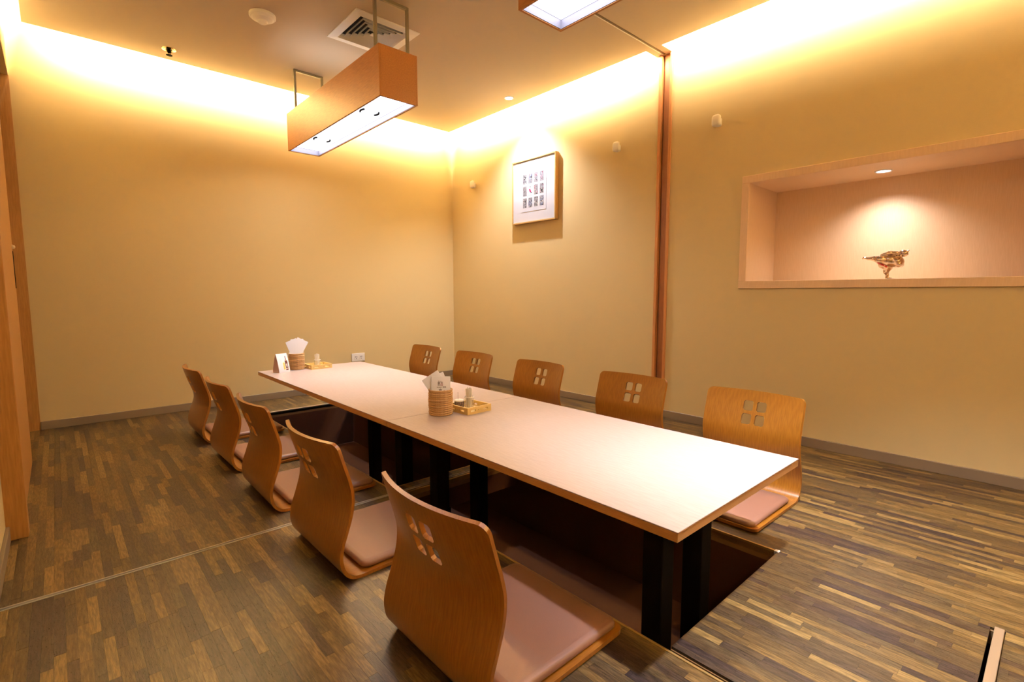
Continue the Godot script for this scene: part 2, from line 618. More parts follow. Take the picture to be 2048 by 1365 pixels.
# ------------------------------------------------------------------ coves
func build_coves() -> void:
	var runs := [
		["back wall", Vector3(-3.45, 2.889, 0.188), Vector3(-0.20, 2.889, 0.188), Vector3(0, 0, -1)],
		["picture wall", Vector3(-0.181, 2.889, 0.25), Vector3(-0.181, 2.889, 2.70), Vector3(1, 0, 0)],
		["niche wall", Vector3(-0.181, 2.889, 2.90), Vector3(-0.181, 2.889, 6.35), Vector3(1, 0, 0)],
		["end wall opposite the back wall, unseen and added as fill light", Vector3(-3.45, 2.889, ZN - 0.188), Vector3(-0.25, 2.889, ZN - 0.188), Vector3(0, 0, 1)],  # out-of-view strip, added to brighten the right wall and near floor
		["sliding door", Vector3(WL + 0.124, 2.889, 0.25), Vector3(WL + 0.124, 2.889, 2.12), Vector3(-1, 0, 0)]]
	for r in runs:
		var a: Vector3 = r[1]
		var b: Vector3 = r[2]
		var along := (b - a).normalized()
		var dir: Vector3 = r[3].normalized()
		var mid := (a + b) / 2.0
		var t := thing("cove_light", mid, "warm light strip hidden in ceiling cove above the %s" % r[0], "light", "cove light strips")
		var ch := MB.new()
		var hl := (b - a).length() / 2.0
		ch.box(-dir * 0.014, (Vector3(0.012, 0.066, 0.012) * (Vector3.ONE - along.abs())) + along.abs() * (hl * 2.0), 0.001)
		put("channel", ch, M.white_plastic, t)
		var dif := MB.new()
		dif.box(Vector3.ZERO, (Vector3(0.012, 0.062, 0.012) * (Vector3.ONE - along.abs())) + along.abs() * (hl * 2.0 - 0.02), 0.003)
		put("diffuser", dif, M.strip_glow, t)
		var l := AreaLight3D.new()
		l.name = "strip_light"
		l.area_size = Vector2(hl * 2.0, 0.062)
		l.light_color = WARM
		l.light_energy = 6.6 * hl * 2.0
		l.shadow_enabled = true
		l.area_range = 12.0
		t.add_child(l, true)
		var z := -dir
		l.basis = Basis(along, z.cross(along), z)
		l.position = dir * 0.013

# ------------------------------------------------------------------ niche
func build_niche() -> void:
	var t := struct("wall_niche", "pale wood lined display niche with wide flat frame", "niche")
	var z0 := 3.49
	var z1 := 4.91
	var y0 := 1.081
	var y1 := 1.748
	boxed("back_panel", Vector3(0.475, y0 - 0.02, z0 - 0.02), Vector3(0.50, y1 + 0.02, z1 + 0.02), M.niche, t)
	boxed("side_panel", Vector3(0, y0 - 0.02, z0 - 0.02), Vector3(0.475, y1 + 0.02, z0), M.niche, t)
	boxed("side_panel", Vector3(0, y0 - 0.02, z1), Vector3(0.475, y1 + 0.02, z1 + 0.02), M.niche, t)
	boxed("shelf_panel", Vector3(0, y0 - 0.02, z0), Vector3(0.475, y0, z1), M.niche, t)
	boxed("top_panel", Vector3(0, y1, z0), Vector3(0.475, y1 + 0.02, z1), M.niche, t)
	for fr in [[Vector3(-0.012, y0 - 0.05, z0 - 0.05), Vector3(0, y0, z1 + 0.05)], [Vector3(-0.012, y1, z0 - 0.05), Vector3(0, y1 + 0.05, z1 + 0.05)], [Vector3(-0.012, y0, z0 - 0.05), Vector3(0, y1, z0)], [Vector3(-0.012, y0, z1), Vector3(0, y1, z1 + 0.05)]]:
		boxed("frame_board", fr[0], fr[1], M.niche, t, 0.0015)
	downlight(Vector3(0.251, y1, 4.19), 0.047, "recessed round downlight in the niche above the figurine", 66.0, 1.0, 0.78)

func downlight(at: Vector3, r: float, label: String, angle: float, soft: float, e: float) -> void:
	var t := thing("downlight", at, label, "light")
	var ring := MB.new()
	ring.lathe(Vector3.ZERO, [Vector2(r * 0.74, -0.001), Vector2(r * 0.80, -0.005), Vector2(r * 0.95, -0.005), Vector2(r, 0.0)], 32)
	put("trim_ring", ring, M.vent, t)
	var lens := MB.new()
	lens.lathe(Vector3.ZERO, [Vector2(0.0, -0.0015), Vector2(r * 0.76, -0.0015)], 32)
	put("lamp_lens", lens, M.lamp_glow, t)
	spot("lamp_light", Vector3(0, -0.012, 0), angle, soft, NEUTRAL, e, 0.022, t)

# ------------------------------------------------------------------ left side: post, jamb, sliding door
func build_left_side() -> void:
	var w := struct("wall_left", "beige wallpaper wall above and beside the sliding door", "wall")
	boxed("header", Vector3(-3.9, 2.5, 0), Vector3(WL, DECK, 2.12), M.wall, w)
	boxed("wall_panel", Vector3(-4.0, -0.05, 2.2), Vector3(WN, DECK, ZN), M.wall, w)
	boxed("lobby_wall", Vector3(-4.5, -0.05, 0), Vector3(-4.4, DECK, 2.2), M.wall, w)
	boxed("lobby_wall", Vector3(-4.5, -0.05, 2.2), Vector3(-4.0, DECK, 2.3), M.wall, w)
	boxed("lobby_ceiling", Vector3(-4.4, 2.5, 0), Vector3(-3.9, 2.55, 2.2), M.ceiling, w)
	var bl := struct("baseboard_left", "low taupe baseboard on the wall beside the door post", "baseboard")
	boxed("board", Vector3(WN, 0, 2.2), Vector3(WN + 0.012, 0.062, ZN), M.base, bl, 0.002)
	var j := struct("trim_1", "brown wooden door jamb in the corner beside the back wall", "door jamb")
	boxed("jamb_board", Vector3(-4.4, -0.05, -0.1), Vector3(-3.722, 2.5, 0.004), M.door, j)
	boxed("jamb_filler", Vector3(-4.5, 2.5, -0.1), Vector3(-3.722, DECK, 0.0), M.wall, j)
	var p := struct("trim_2", "tall orange-brown wooden post beside the sliding door", "post")
	boxed("post_board", Vector3(-4.0, 0, 2.12), Vector3(WL, DECK, 2.2), M.door, p, 0.002)
	var d := struct("door_1", "half open orange-brown sliding door in the side wall", "door")
	boxed("door_leaf", Vector3(-3.78, 0.004, 0.948), Vector3(-3.745, 2.49, 2.115), M.door, d, 0.002)
	var h := MB.new()
	h.lathe(Vector3(-3.744, 1.262, 1.0), [Vector2(0.0, -0.014), Vector2(0.011, -0.008), Vector2(0.014, 0.0), Vector2(0.011, 0.008), Vector2(0.0, 0.014)], 16)
	put("knob", h, M.cream, d)
	boxed("finger_pull", Vector3(-3.748, 1.03, 0.962), Vector3(-3.7425, 1.24, 0.985), M.dark, d, 0.001)

# ------------------------------------------------------------------ brass edges, tracks and the channel on the wall
func build_trims() -> void:
	var edges := [
		["trim_3", "thin brass edge of the pit by the back wall, sliding-door side", Vector3(PX0 - 0.008, -0.03, PZ0 - 0.012), Vector3(PX0, 0.0015, 2.739), M.brass],
		["trim_4", "thin brass edge beside the pit and the pit cover", Vector3(PX0 - 0.008, -0.03, 2.838), Vector3(PX0, 0.0015, 4.95), M.brass],
		["trim_5", "thin brass edge of the pit by the back wall, picture side", Vector3(PX1, -0.03, PZ0 - 0.012), Vector3(PX1 + 0.008, 0.0015, 2.739), M.brass],
		["trim_6", "thin brass edge of the pit beyond the beam, niche side", Vector3(PX1, -0.03, 2.838), Vector3(PX1 + 0.008, 0.0015, PZ1 - 0.012), M.brass],
		["trim_7", "pale edge strip of the floor between pit and back wall", Vector3(PX0 - 0.008, -0.032, PZ0 - 0.022), Vector3(PX1 + 0.008, 0.001, PZ0 - 0.012), M.cream],
		["trim_8", "brass edge of the beam between pits, facing the back wall", Vector3(PX0, -0.025, 2.735), Vector3(PX1, 0.0012, 2.743), M.brass],
		["trim_9", "brass edge of the beam between pits, facing the pit cover", Vector3(PX0, -0.025, 2.833), Vector3(PX1, 0.0012, 2.842), M.brass],
		["trim_10", "beige batten closing the end of the pit cover", Vector3(PX0, -0.03, 4.931), Vector3(PX1 + 0.008, 0.006, 4.953), M.batten]]
	for e in edges:
		var o := boxed(e[0], e[2], e[3], e[4], null, 0.001)
		tag(o, e[1], "edge trim", "", "structure")
	var cap := boxed("trim_11", Vector3(PX1 - 0.004, -0.03, PZ1 - 0.012), Vector3(PX1 + 0.014, 0.003, PZ1 + 0.006), M.white_plastic, null, 0.002)
	tag(cap, "small white end piece where brass edge meets the pit cover", "end cap", "", "structure")
	var tr := struct("trim_12", "slim metal sliding-wall track crossing the floor", "floor track")
	for z in [-0.0110, 0.0060]:
		for xs in [[-4.4, PX0 - 0.01], [PX0, PX1], [PX1 + 0.01, 0.0]]:
			boxed("track_lip", Vector3(xs[0], -0.008, RAIL + z), Vector3(xs[1], 0.0012, RAIL + z + 0.005), M.alu, tr)
	var ct := struct("trim_13", "dark sliding-wall track slot with pale lips crossing the ceiling", "ceiling track")
	boxed("track_bed", Vector3(-3.63, H + 0.045, RAIL - 0.02), Vector3(0.0, H + 0.05, RAIL + 0.02), M.track, ct)
	boxed("track_side", Vector3(-3.63, H + 0.0201, RAIL - 0.02), Vector3(0.0, H + 0.045, RAIL - 0.014), M.track, ct)
	boxed("track_side", Vector3(-3.63, H + 0.0201, RAIL + 0.011), Vector3(0.0, H + 0.045, RAIL + 0.02), M.track, ct)
	boxed("track_lip", Vector3(-3.63, H - 0.002, RAIL - 0.018), Vector3(0.0, H, RAIL - 0.0115), M.white_plastic, ct)
	var ch := struct("trim_14", "tall brown wooden wall channel between picture and niche", "wall channel")
	boxed("channel_back", Vector3(0.028, 0, 2.785), Vector3(0.1, H, 2.86), M.channel, ch)
	boxed("channel_lip", Vector3(-0.012, 0, 2.764), Vector3(0.028, H, 2.787), M.jamb, ch, 0.002)
	boxed("channel_lip", Vector3(-0.012, 0, 2.858), Vector3(0.028, H, 2.879), M.jamb, ch, 0.002)
	boxed("channel_bead", Vector3(0.010, 0, 2.799), Vector3(0.028, H, 2.852), M.channel, ch, 0.003)

# ------------------------------------------------------------------ tables
func build_tables() -> void:
	var spec := [[0.658, 2.792, "long pale wood low table by the back wall, joined to another"], [2.795, 4.365, "shorter pale wood low table beside the pit cover"]]
	for s in spec:
		var zc: float = (s[0] + s[1]) / 2.0
		var t := thing("low_table", Vector3(-1.968, -0.40, zc), s[2], "table", "tables over the leg pit")
		var hz: float = (s[1] - s[0]) / 2.0
		var top := TOP + 0.40
		boxed("tabletop", Vector3(-0.4405, top - 0.004, -hz), Vector3(0.4405, top, hz), M.table, t, 0.001)
		boxed("table_core", Vector3(-0.4395, top - 0.030, -hz + 0.001), Vector3(0.4395, top - 0.004, hz - 0.001), M.edge, t, 0.001)
		for sx in [-1.0, 1.0]:
			for sz in [-1.0, 1.0]:
				var c := Vector3((0.06 if sx < 0 else 0.30) if sz < 0 and hz > 0.9 else (-0.25 if sx < 0 else 0.0), 0, sz * (hz - 0.17) if sz > 0 or hz < 0.9 else -hz + 1.0)
				boxed("leg", c + Vector3(-0.035, 0.0, -0.035), c + Vector3(0.035, top - 0.0305, 0.035), M.black_leg, t, 0.003)
			boxed("top_rail", Vector3((-0.25 if sx < 0 else 0.30) - 0.03, top - 0.055, -hz + 0.25), Vector3((-0.25 if sx < 0 else 0.30) + 0.03, top - 0.030, hz - 0.25), M.black_leg, t, 0.002)

# ------------------------------------------------------------------ chairs
func chair_shell() -> ArrayMesh:
	var pts := [Vector2(-0.016, 0.497), Vector2(-0.008, 0.465), Vector2(0.008, 0.41), Vector2(0.024, 0.355), Vector2(0.033, 0.305), Vector2(0.028, 0.25), Vector2(0.010, 0.19), Vector2(-0.009, 0.135), Vector2(-0.016, 0.09), Vector2(-0.008, 0.047), Vector2(0.016, 0.017), Vector2(0.05, 0.0065), Vector2(0.11, 0.0075), Vector2(0.30, 0.010), Vector2(0.50, 0.014)]
	var poly := PackedVector2Array()
	for k in pts.size() - 1:
		var a: Vector2 = pts[maxi(k - 1, 0)]
		var d: Vector2 = pts[mini(k + 2, pts.size() - 1)]
		for s in 16:
			var p: Vector2 = pts[k]
			poly.append(p.cubic_interpolate(pts[k + 1], a, d, s / 16.0))
	poly.append(pts[-1])
	var run := PackedFloat32Array([0.0])
	for k in range(1, poly.size()): run.append(run[-1] + poly[k].distance_to(poly[k - 1]))
	var total := run[-1]
	var prof := func(s: float) -> Vector2:
		var lo := 0
		var hi := run.size() - 1
		while hi - lo > 1:
			var mid := (lo + hi) / 2
			if run[mid] <= s: lo = mid
			else: hi = mid
		return poly[lo].lerp(poly[hi], clampf((s - run[lo]) / maxf(run[hi] - run[lo], 1e-6), 0, 1))
	var hw := 0.24
	var rad := 0.028
	var at := func(s: float, t: float) -> Vector3:
		var p: Vector2 = prof.call(clampf(s, 0, total))
		var half := hw
		if s < rad: half = hw - (rad - sqrt(maxf(rad * rad - (rad - s) * (rad - s), 0)))
		if s > total - rad: half = hw - (rad - sqrt(maxf(rad * rad - pow(s - total + rad, 2), 0)))
		var z := t / hw * half
		var bow := 0.046 * smoothstep(0.03, 0.42, p.y)
		return Vector3(p.x - bow * (1.0 - (z / hw) * (z / hw)), p.y, z)
	var place := func(s: float, t: float) -> Array:
		var e := 0.002
		var s0 := clampf(s, rad * 0.6, total - rad * 0.6)
		var du: Vector3 = at.call(s0 + e, t * 0.98) - at.call(s0 - e, t * 0.98)
		var dt: Vector3 = at.call(s0, t * 0.98 + e) - at.call(s0, t * 0.98 - e)
		return [at.call(s, t), dt.cross(du).normalized()]
	var ts := []
	for t in [0.24, 0.236, 0.22, 0.19, 0.155, 0.12, 0.088, 0.057, 0.050, 0.016, 0.009]: ts.append(-t)
	ts.append(0.0)
	for t in [0.009, 0.016, 0.050, 0.057, 0.088, 0.12, 0.155, 0.19, 0.22, 0.236, 0.24]: ts.append(t)
	var ss := [0.0, 0.0008, 0.003, 0.007, 0.013, 0.021, 0.03, 0.04, 0.055, 0.062, 0.082, 0.100, 0.107, 0.115, 0.124, 0.131, 0.150, 0.169, 0.176, 0.19]
	var s := 0.205
	while s < total - 0.04:
		ss.append(s)
		s += 0.0135 if s < 0.62 else 0.05
	for b in [0.036, 0.026, 0.016, 0.008, 0.003, 0.0008, 0.0]: ss.append(total - b)
	var zone := func(x: float) -> int:   # 0 outside, 1 first chamfer, 2 middle, 3 last chamfer
		return 0
	var empty := func(i: int, j: int) -> int:
		var tm: float = (ts[i] + ts[i + 1]) / 2.0
		var sm: float = (ss[j] + ss[j + 1]) / 2.0
		var ta := absf(tm)
		if ta < 0.009 or ta > 0.057: return -1
		for hole in [[0.055, 0.107], [0.124, 0.176]]:
			if sm > hole[0] and sm < hole[1]:
				var t_low: bool = (ta < 0.016 and tm > 0) or (ta > 0.050 and tm < 0)     # cell at the low-t end of the hole
				var t_high: bool = (ta > 0.050 and tm > 0) or (ta < 0.016 and tm < 0)
				var s_low: bool = sm < hole[0] + 0.007
				var s_high: bool = sm > hole[1] - 0.007
				if t_low and s_low: return 2
				if t_high and s_low: return 3
				if t_high and s_high: return 0
				if t_low and s_high: return 1
				return 4
		return -1
	var mb := MB.new()
	mb.plate(ts, ss, empty, place, 0.0125)
	return mb.mesh()

func build_chairs() -> void:
	var shell := chair_shell()
	var cm := MB.new()
	cm.slab(Vector3(0.281, 0.0165, 0), 0.425, 0.448, 0.030, [[0.006, 0.0], [0.001, 0.005], [0.0, 0.011], [0.003, 0.018], [0.010, 0.0225], [0.022, 0.0245]], 0.003)
	var cushion := cm.mesh()
	var by_l := ["the back wall", "the tent card end of the far table", "the table joint", "the floor track", "the pit cover"]
	var zl := [1.01, 1.73, 2.425, 3.165, 3.96]
	var zr := [0.92, 1.66, 2.44, 3.24, 3.97]
	var words := ["first", "second", "third", "fourth", "fifth"]
	var proto: Node3D
	for side in 2:
		for k in 5:
			var x := -2.90 if side == 0 else -0.995
			var lab := "legless brown bentwood chair, %s from the back wall on the %s side" % [words[k], "sliding-door" if side == 0 else "picture-wall"]
			var at := Vector3(x, 0.0, zl[k] if side == 0 else zr[k])
			var turn := 0.0 if side == 0 else PI
			if proto == null:
				proto = thing("floor_chair", at, lab, "chair", "legless chairs round the table", turn)
				put_mesh("bentwood_shell", shell, M.chair, proto)
				var c := put_mesh("seat_cushion", cushion, M.cushion, proto)
				c.set_meta("label", "brown vinyl seat pad")
			else:
				var o: Node3D = proto.duplicate()
				o.name = numbered("floor_chair")
				add_child(o)
				o.position = at
				o.rotation.y = turn + [0.0, 0.012, -0.01, 0.008, 0.0][k]
				tag(o, lab, "chair", "legless chairs round the table")

# ------------------------------------------------------------------ pendants
func build_pendants() -> void:
	var x0 := -2.04
	var x1 := -1.772
	var yb := 2.20
	var yt := 2.505
	var len := 1.627
	for k in 2:
		var z0: float = [0.486, 3.35][k]
		var zc := z0 + len / 2.0
		var xc := (x0 + x1) / 2.0
		var t := thing("pendant_lamp", Vector3(xc, yb, zc), ["long wooden box pendant lamp hanging over the table by the back wall", "wooden box pendant lamp hanging over the pit cover, level with the niche"][k], "lamp", "wooden box pendants")
		var w := (x1 - x0) / 2.0
		var h := yt - yb
		var hl := len / 2.0
		boxed("side_board", Vector3(-w, 0, -hl), Vector3(-w + 0.012, h, hl), M.pendant, t, 0.001)
		boxed("side_board", Vector3(w - 0.012, 0, -hl), Vector3(w, h, hl), M.pendant, t, 0.001)
		boxed("end_board", Vector3(-w + 0.012, 0, -hl), Vector3(w - 0.012, h, -hl + 0.012), M.pendant, t, 0.001)
		boxed("end_board", Vector3(-w + 0.012, 0, hl - 0.012), Vector3(w - 0.012, h, hl), M.pendant, t, 0.001)
		boxed("cross_board", Vector3(-w + 0.012, 0.06, -hl + 0.012), Vector3(w - 0.012, 0.068, hl - 0.012), M.white_plastic, t)
		var bulb := MB.new()
		bulb.lathe(Vector3(0, 0.15, -0.20), [Vector2(0.0, -0.03), Vector2(0.02, -0.02), Vector2(0.028, 0.0), Vector2(0.02, 0.02), Vector2(0.0, 0.03)], 16)
		put("upper_bulb", bulb, M.lamp_glow, t)
		spot("upper_light", Vector3(0, 0.19, -0.20), 70.0, 1.0, NEUTRAL, 0.10, 0.03, t, Vector3.UP)
		# metal lip inside the box
		var wi := w - 0.012
		var li := hl - 0.012
		boxed("inner_lip", Vector3(-wi, 0.004, -li), Vector3(-wi + 0.003, 0.06, li), M.lip, t)
		boxed("inner_lip", Vector3(wi - 0.003, 0.004, -li), Vector3(wi, 0.06, li), M.lip, t)
		boxed("inner_lip", Vector3(-wi + 0.003, 0.004, -li), Vector3(wi - 0.003, 0.06, -li + 0.003), M.lip, t)
		boxed("inner_lip", Vector3(-wi + 0.003, 0.004, li - 0.003), Vector3(wi - 0.003, 0.06, li), M.lip, t)
		var panel := boxed("diffuser", Vector3(-wi + 0.003, 0.044, -li + 0.003), Vector3(wi - 0.003, 0.05, li - 0.003), M.panel_glow, t)
		area("panel_light", Vector3(0, 0.0425, 0), Vector2(wi * 2.0 - 0.01, li * 2.0 - 0.01), Vector3.DOWN, NEUTRAL, 0.9, t)
		for zs in [-0.42, 0.41]:
			for sd in [-1.0, 1.0]:
				var arc := []
				for q in 9:
					var a: float = (-0.55 + q * 0.1375) + (0.0 if sd > 0 else PI)
					arc.append(Vector3(0.062 * cos(a), 0.034, zs + 0.062 * sin(a)))
				var rm := MB.new()
				rm.tube(arc, 0.0065, 8)
				put("lamp_bracket", rm, M.dark, panel)
			var aim := Vector3(0, -1, 0) if k == 0 else (Vector3(0.13, -1, 0.04) if zs < 0 else Vector3(0.16, -1, 0.10))
			spot("lamp_light", Vector3(0, 0.006, zs), 30.0 if k == 0 else (28.0 if zs < 0 else 40.0), 1.0, NEUTRAL, 2.9 if k == 0 else (4.0 if zs < 0 else 11.0), 0.04, t, aim)
		# two stirrups of square bar up to the ceiling
		for zs in [-0.655, 0.735]:
			var hm := MB.new()
			var up := H - yb
			for sx in [-1.0, 1.0]:
				hm.span(Vector3(sx * 0.112 - 0.009, h, zs - 0.009), Vector3(sx * 0.112 + 0.009, up, zs + 0.009), 0.001)
			hm.span(Vector3(-0.103, up - 0.018, zs - 0.009), Vector3(0.103, up, zs + 0.009), 0.001)
			put("hanger", hm, M.steel, t)

# ------------------------------------------------------------------ things on the ceiling
func build_ceiling_things() -> void:
	downlight(Vector3(-0.313, H, 1.363), 0.048, "recessed round ceiling downlight in front of the framed picture", 58.0, 0.75, 4.6)
	var t := thing("smoke_detector", Vector3(-2.455, H, 1.33), "round white smoke detector on the ceiling beside the air vent", "detector")
	var b := MB.new()
	b.lathe(Vector3.ZERO, [Vector2(0.0, -0.022), Vector2(0.074, -0.022), Vector2(0.080, -0.016), Vector2(0.080, 0.0)], 36)
	put("base_plate", b, M.white_plastic, t)
	var d := MB.new()
	d.lathe(Vector3.ZERO, [Vector2(0.0, -0.052), Vector2(0.026, -0.052), Vector2(0.030, -0.046), Vector2(0.032, -0.038), Vector2(0.060, -0.030), Vector2(0.070, -0.022)], 36)
	put("sensor_head", d, M.white_plastic, t)
	# sprinkler
	var s := thing("sprinkler_head", Vector3(-2.832, H, 0.362), "small brass sprinkler head on the ceiling close to the back wall cove", "sprinkler")
	var r := MB.new()
	r.lathe(Vector3.ZERO, [Vector2(0.022, -0.004), Vector2(0.032, -0.007), Vector2(0.046, -0.003), Vector2(0.047, 0.0)], 28)
	put("escutcheon", r, M.chrome, s)
	var st := MB.new()
	st.lathe(Vector3.ZERO, [Vector2(0.0, -0.030), Vector2(0.011, -0.026), Vector2(0.011, 0.0)], 14)
	put("stem", st, M.dark, s)
	for sx in [-1.0, 1.0]:
		var arm := MB.new()
		arm.tube([Vector3(sx * 0.012, -0.004, 0), Vector3(sx * 0.014, -0.020, 0), Vector3(sx * 0.004, -0.040, 0)], 0.0028, 6)
		put("yoke_arm", arm, M.chrome, s)
	var de := MB.new()
	de.lathe(Vector3.ZERO, [Vector2(0.0, -0.045), Vector2(0.021, -0.044), Vector2(0.021, -0.042), Vector2(0.0, -0.040)], 18)
	put("deflector", de, M.dark, s)
	# square ceiling diffuser
	var v := thing("air_vent", Vector3(-1.80, H, 1.588), "square white ceiling air vent with stepped louvres behind the pendant", "vent")
	var dk := MB.new()
	for sd in [-1.0, 1.0]:
		dk.box(Vector3(sd * 0.184, 0.095, 0), Vector3(0.006, 0.19, 0.374))
		dk.box(Vector3(0, 0.095, sd * 0.184), Vector3(0.362, 0.19, 0.006))
	dk.box(Vector3(0, 0.192, 0), Vector3(0.374, 0.004, 0.374))
	put("duct_neck", dk, M.duct, v)
	var ring := func(o: float, i: float, yo: float, yi: float, th: float) -> MB:
		var mb := MB.new()
		var cs := [Vector2(-1, -1), Vector2(1, -1), Vector2(1, 1), Vector2(-1, 1)]
		for k in 4:
			var p: Vector2 = cs[k]
			var q: Vector2 = cs[(k + 1) % 4]
			var a := Vector3(p.x * o, yo, p.y * o)
			var bb := Vector3(q.x * o, yo, q.y * o)
			var c2 := Vector3(q.x * i, yi, q.y * i)
			var d2 := Vector3(p.x * i, yi, p.y * i)
			var upw := Vector3(0, th, 0)
			var inside := (a + bb + c2 + d2) / 4.0 + upw / 2.0
			mb.poly([a, bb, c2, d2], inside)
			mb.poly([a + upw, bb + upw, c2 + upw, d2 + upw], inside)
			mb.poly([a, bb, bb + upw, a + upw], inside)
			mb.poly([d2, c2, c2 + upw, d2 + upw], inside)
		return mb
	put("frame", ring.call(0.235, 0.182, -0.008, -0.013, 0.007), M.vent, v)
	for k in 5:
		var o := 0.180 - k * 0.032
		put("louvre", ring.call(o, o - 0.013, -0.012, 0.014, 0.0022), M.vent, v)
	var core := MB.new()
	core.box(Vector3(0, -0.006, 0), Vector3(0.036, 0.006, 0.036), 0.002)
	put("centre_plate", core, M.vent, v)

# ------------------------------------------------------------------ things on the walls
func build_wall_things() -> void:
	# framed sheet of small prints
	var t := thing("framed_picture", Vector3(0, 2.008, 1.409), "square light wood frame with twelve small prints on white", "picture")
	var hz := 0.303
	var hy := 0.311
	var fw := 0.014
	for b in [[Vector3(-0.045, -hy, -hz), Vector3(-0.001, -hy + fw, hz)], [Vector3(-0.045, hy - fw, -hz), Vector3(-0.001, hy, hz)], [Vector3(-0.045, -hy + fw, -hz), Vector3(-0.001, hy - fw, -hz + fw)], [Vector3(-0.045, -hy + fw, hz - fw), Vector3(-0.001, hy - fw, hz)]]:
		boxed("frame_bar", b[0], b[1], M.frame, t, 0.0015)
	boxed("backing", Vector3(-0.036, -hy + fw, -hz + fw), Vector3(-0.004, hy - fw, hz - fw), M.mat_board, t)
	var sheet := boxed("print_sheet", Vector3(-0.038, -0.20, -0.175), Vector3(-0.0362, 0.21, 0.175), M.mat_board, t)
	sheet.set_meta("label", "white sheet with faint edge")
	var cell := 0
	for row in 3:
		for col in 4:
			var o := MeshInstance3D.new()
			var q := QuadMesh.new()
			q.size = Vector2(0.052, 0.092)
			o.mesh = q
			o.name = "print"
			var m := plain(Color.WHITE, 0.7)
			m.albedo_texture = print_texture(cell)
			o.material_override = m
			sheet.add_child(o, true)
			o.basis = Basis(Vector3(0, 0, 1), Vector3.UP, Vector3(-1, 0, 0))
			o.position = Vector3(-0.0388, 0.118 - row * 0.116, -0.117 + col * 0.078)
			cell += 1
	# pegs
	var spots := [[0.427, "small cream coat peg between the back corner and framed picture"], [2.388, "small cream coat peg between framed picture and brown channel"], [3.251, "small cream coat peg between brown channel and niche"]]
	for s in spots:
		var p := thing("coat_peg", Vector3(0, 2.214, s[0]), s[1], "coat peg", "cream pegs on the wall")
		var foot := MB.new()
		foot.slab(Vector3.ZERO, 0.058, 0.050, 0.014, [[0.002, 0.0], [0.0, 0.004], [0.0, 0.010], [0.006, 0.014]])
		var fo := put("base_block", foot, M.peg, p)
		fo.rotation.z = PI / 2
		fo.position.y = -0.008
		var head := MB.new()
		head.slab(Vector3.ZERO, 0.080, 0.062, 0.020, [[0.012, 0.010], [0.004, 0.014], [0.0, 0.020], [0.0, 0.032], [0.004, 0.038], [0.012, 0.041]], 0.002)
		var ho := put("peg_head", head, M.peg, p)
		ho.rotation.z = PI / 2
		ho.position = Vector3(0, 0.004, -0.006)
	# socket
	var o := thing("wall_socket", Vector3(-1.245, 0.326, 0), "white double power socket on the back wall behind the table", "socket")
	boxed("face_plate", Vector3(-0.073, -0.043, 0), Vector3(0.073, 0.043, 0.009), M.white_plastic, o, 0.003)
	for sx in [-0.024, 0.030]:
		var insert := boxed("outlet_insert", Vector3(sx - 0.022, -0.024, 0.009), Vector3(sx + 0.022, 0.024, 0.0115), M.vent, o, 0.001)
		for hx in [-0.008, 0.006]:
			boxed("slot", Vector3(sx + hx - 0.002, -0.002, 0.0108), Vector3(sx + hx + 0.002, 0.014, 0.0119), M.dark, insert)
		boxed("slot", Vector3(sx - 0.004, -0.016, 0.0108), Vector3(sx + 0.003, -0.009, 0.0119), M.dark, insert)

func print_texture(k: int) -> ImageTexture:
	var im := Image.create(26, 46, false, Image.FORMAT_RGB8)
	im.fill(Color(0.46, 0.46, 0.49))
	var r := RandomNumberGenerator.new()
	r.seed = 70 + k
	var inks := [Color(0.05, 0.04, 0.06), Color(0.20, 0.20, 0.26), Color(0.40, 0.42, 0.48)]
	if k in [1, 9, 11]: inks = [Color(0.07, 0.07, 0.11), Color(0.22, 0.27, 0.42), Color(0.42, 0.48, 0.60)]
	if k in [2, 6, 7, 5, 3]: inks = [Color(0.05, 0.04, 0.06), Color(0.42, 0.08, 0.20), Color(0.58, 0.48, 0.53)]
	var many: int = [34, 20, 14, 12, 8, 10, 16, 12, 40, 34, 24, 34][k]
	for q in many:
		var w := r.randi_range(2, 7)
		var h := r.randi_range(2, 9)
		im.fill_rect(Rect2i(r.randi_range(0, 24), r.randi_range(0, 42), w, h), inks[r.randi_range(0, 2)])
	for q in many / 2:
		im.fill_rect(Rect2i(r.randi_range(2, 22), r.randi_range(2, 42), 2, r.randi_range(2, 6)), Color(0.74, 0.74, 0.76))
	if k == 5:
		im.fill(Color(0.80, 0.79, 0.81))
		im.fill_rect(Rect2i(9, 3, 5, 6), Color(0.2, 0.15, 0.22))
		for q in 14: im.fill_rect(Rect2i(3 + q / 2, 16 + q, 10, 3), Color(0.55, 0.05, 0.32))
		im.fill_rect(Rect2i(15, 32, 8, 5), Color(0.08, 0.04, 0.12))
	if k == 7:
		im.fill_rect(Rect2i(8, 28, 11, 10), Color(0.06, 0.06, 0.09))
	return ImageTexture.create_from_image(im)

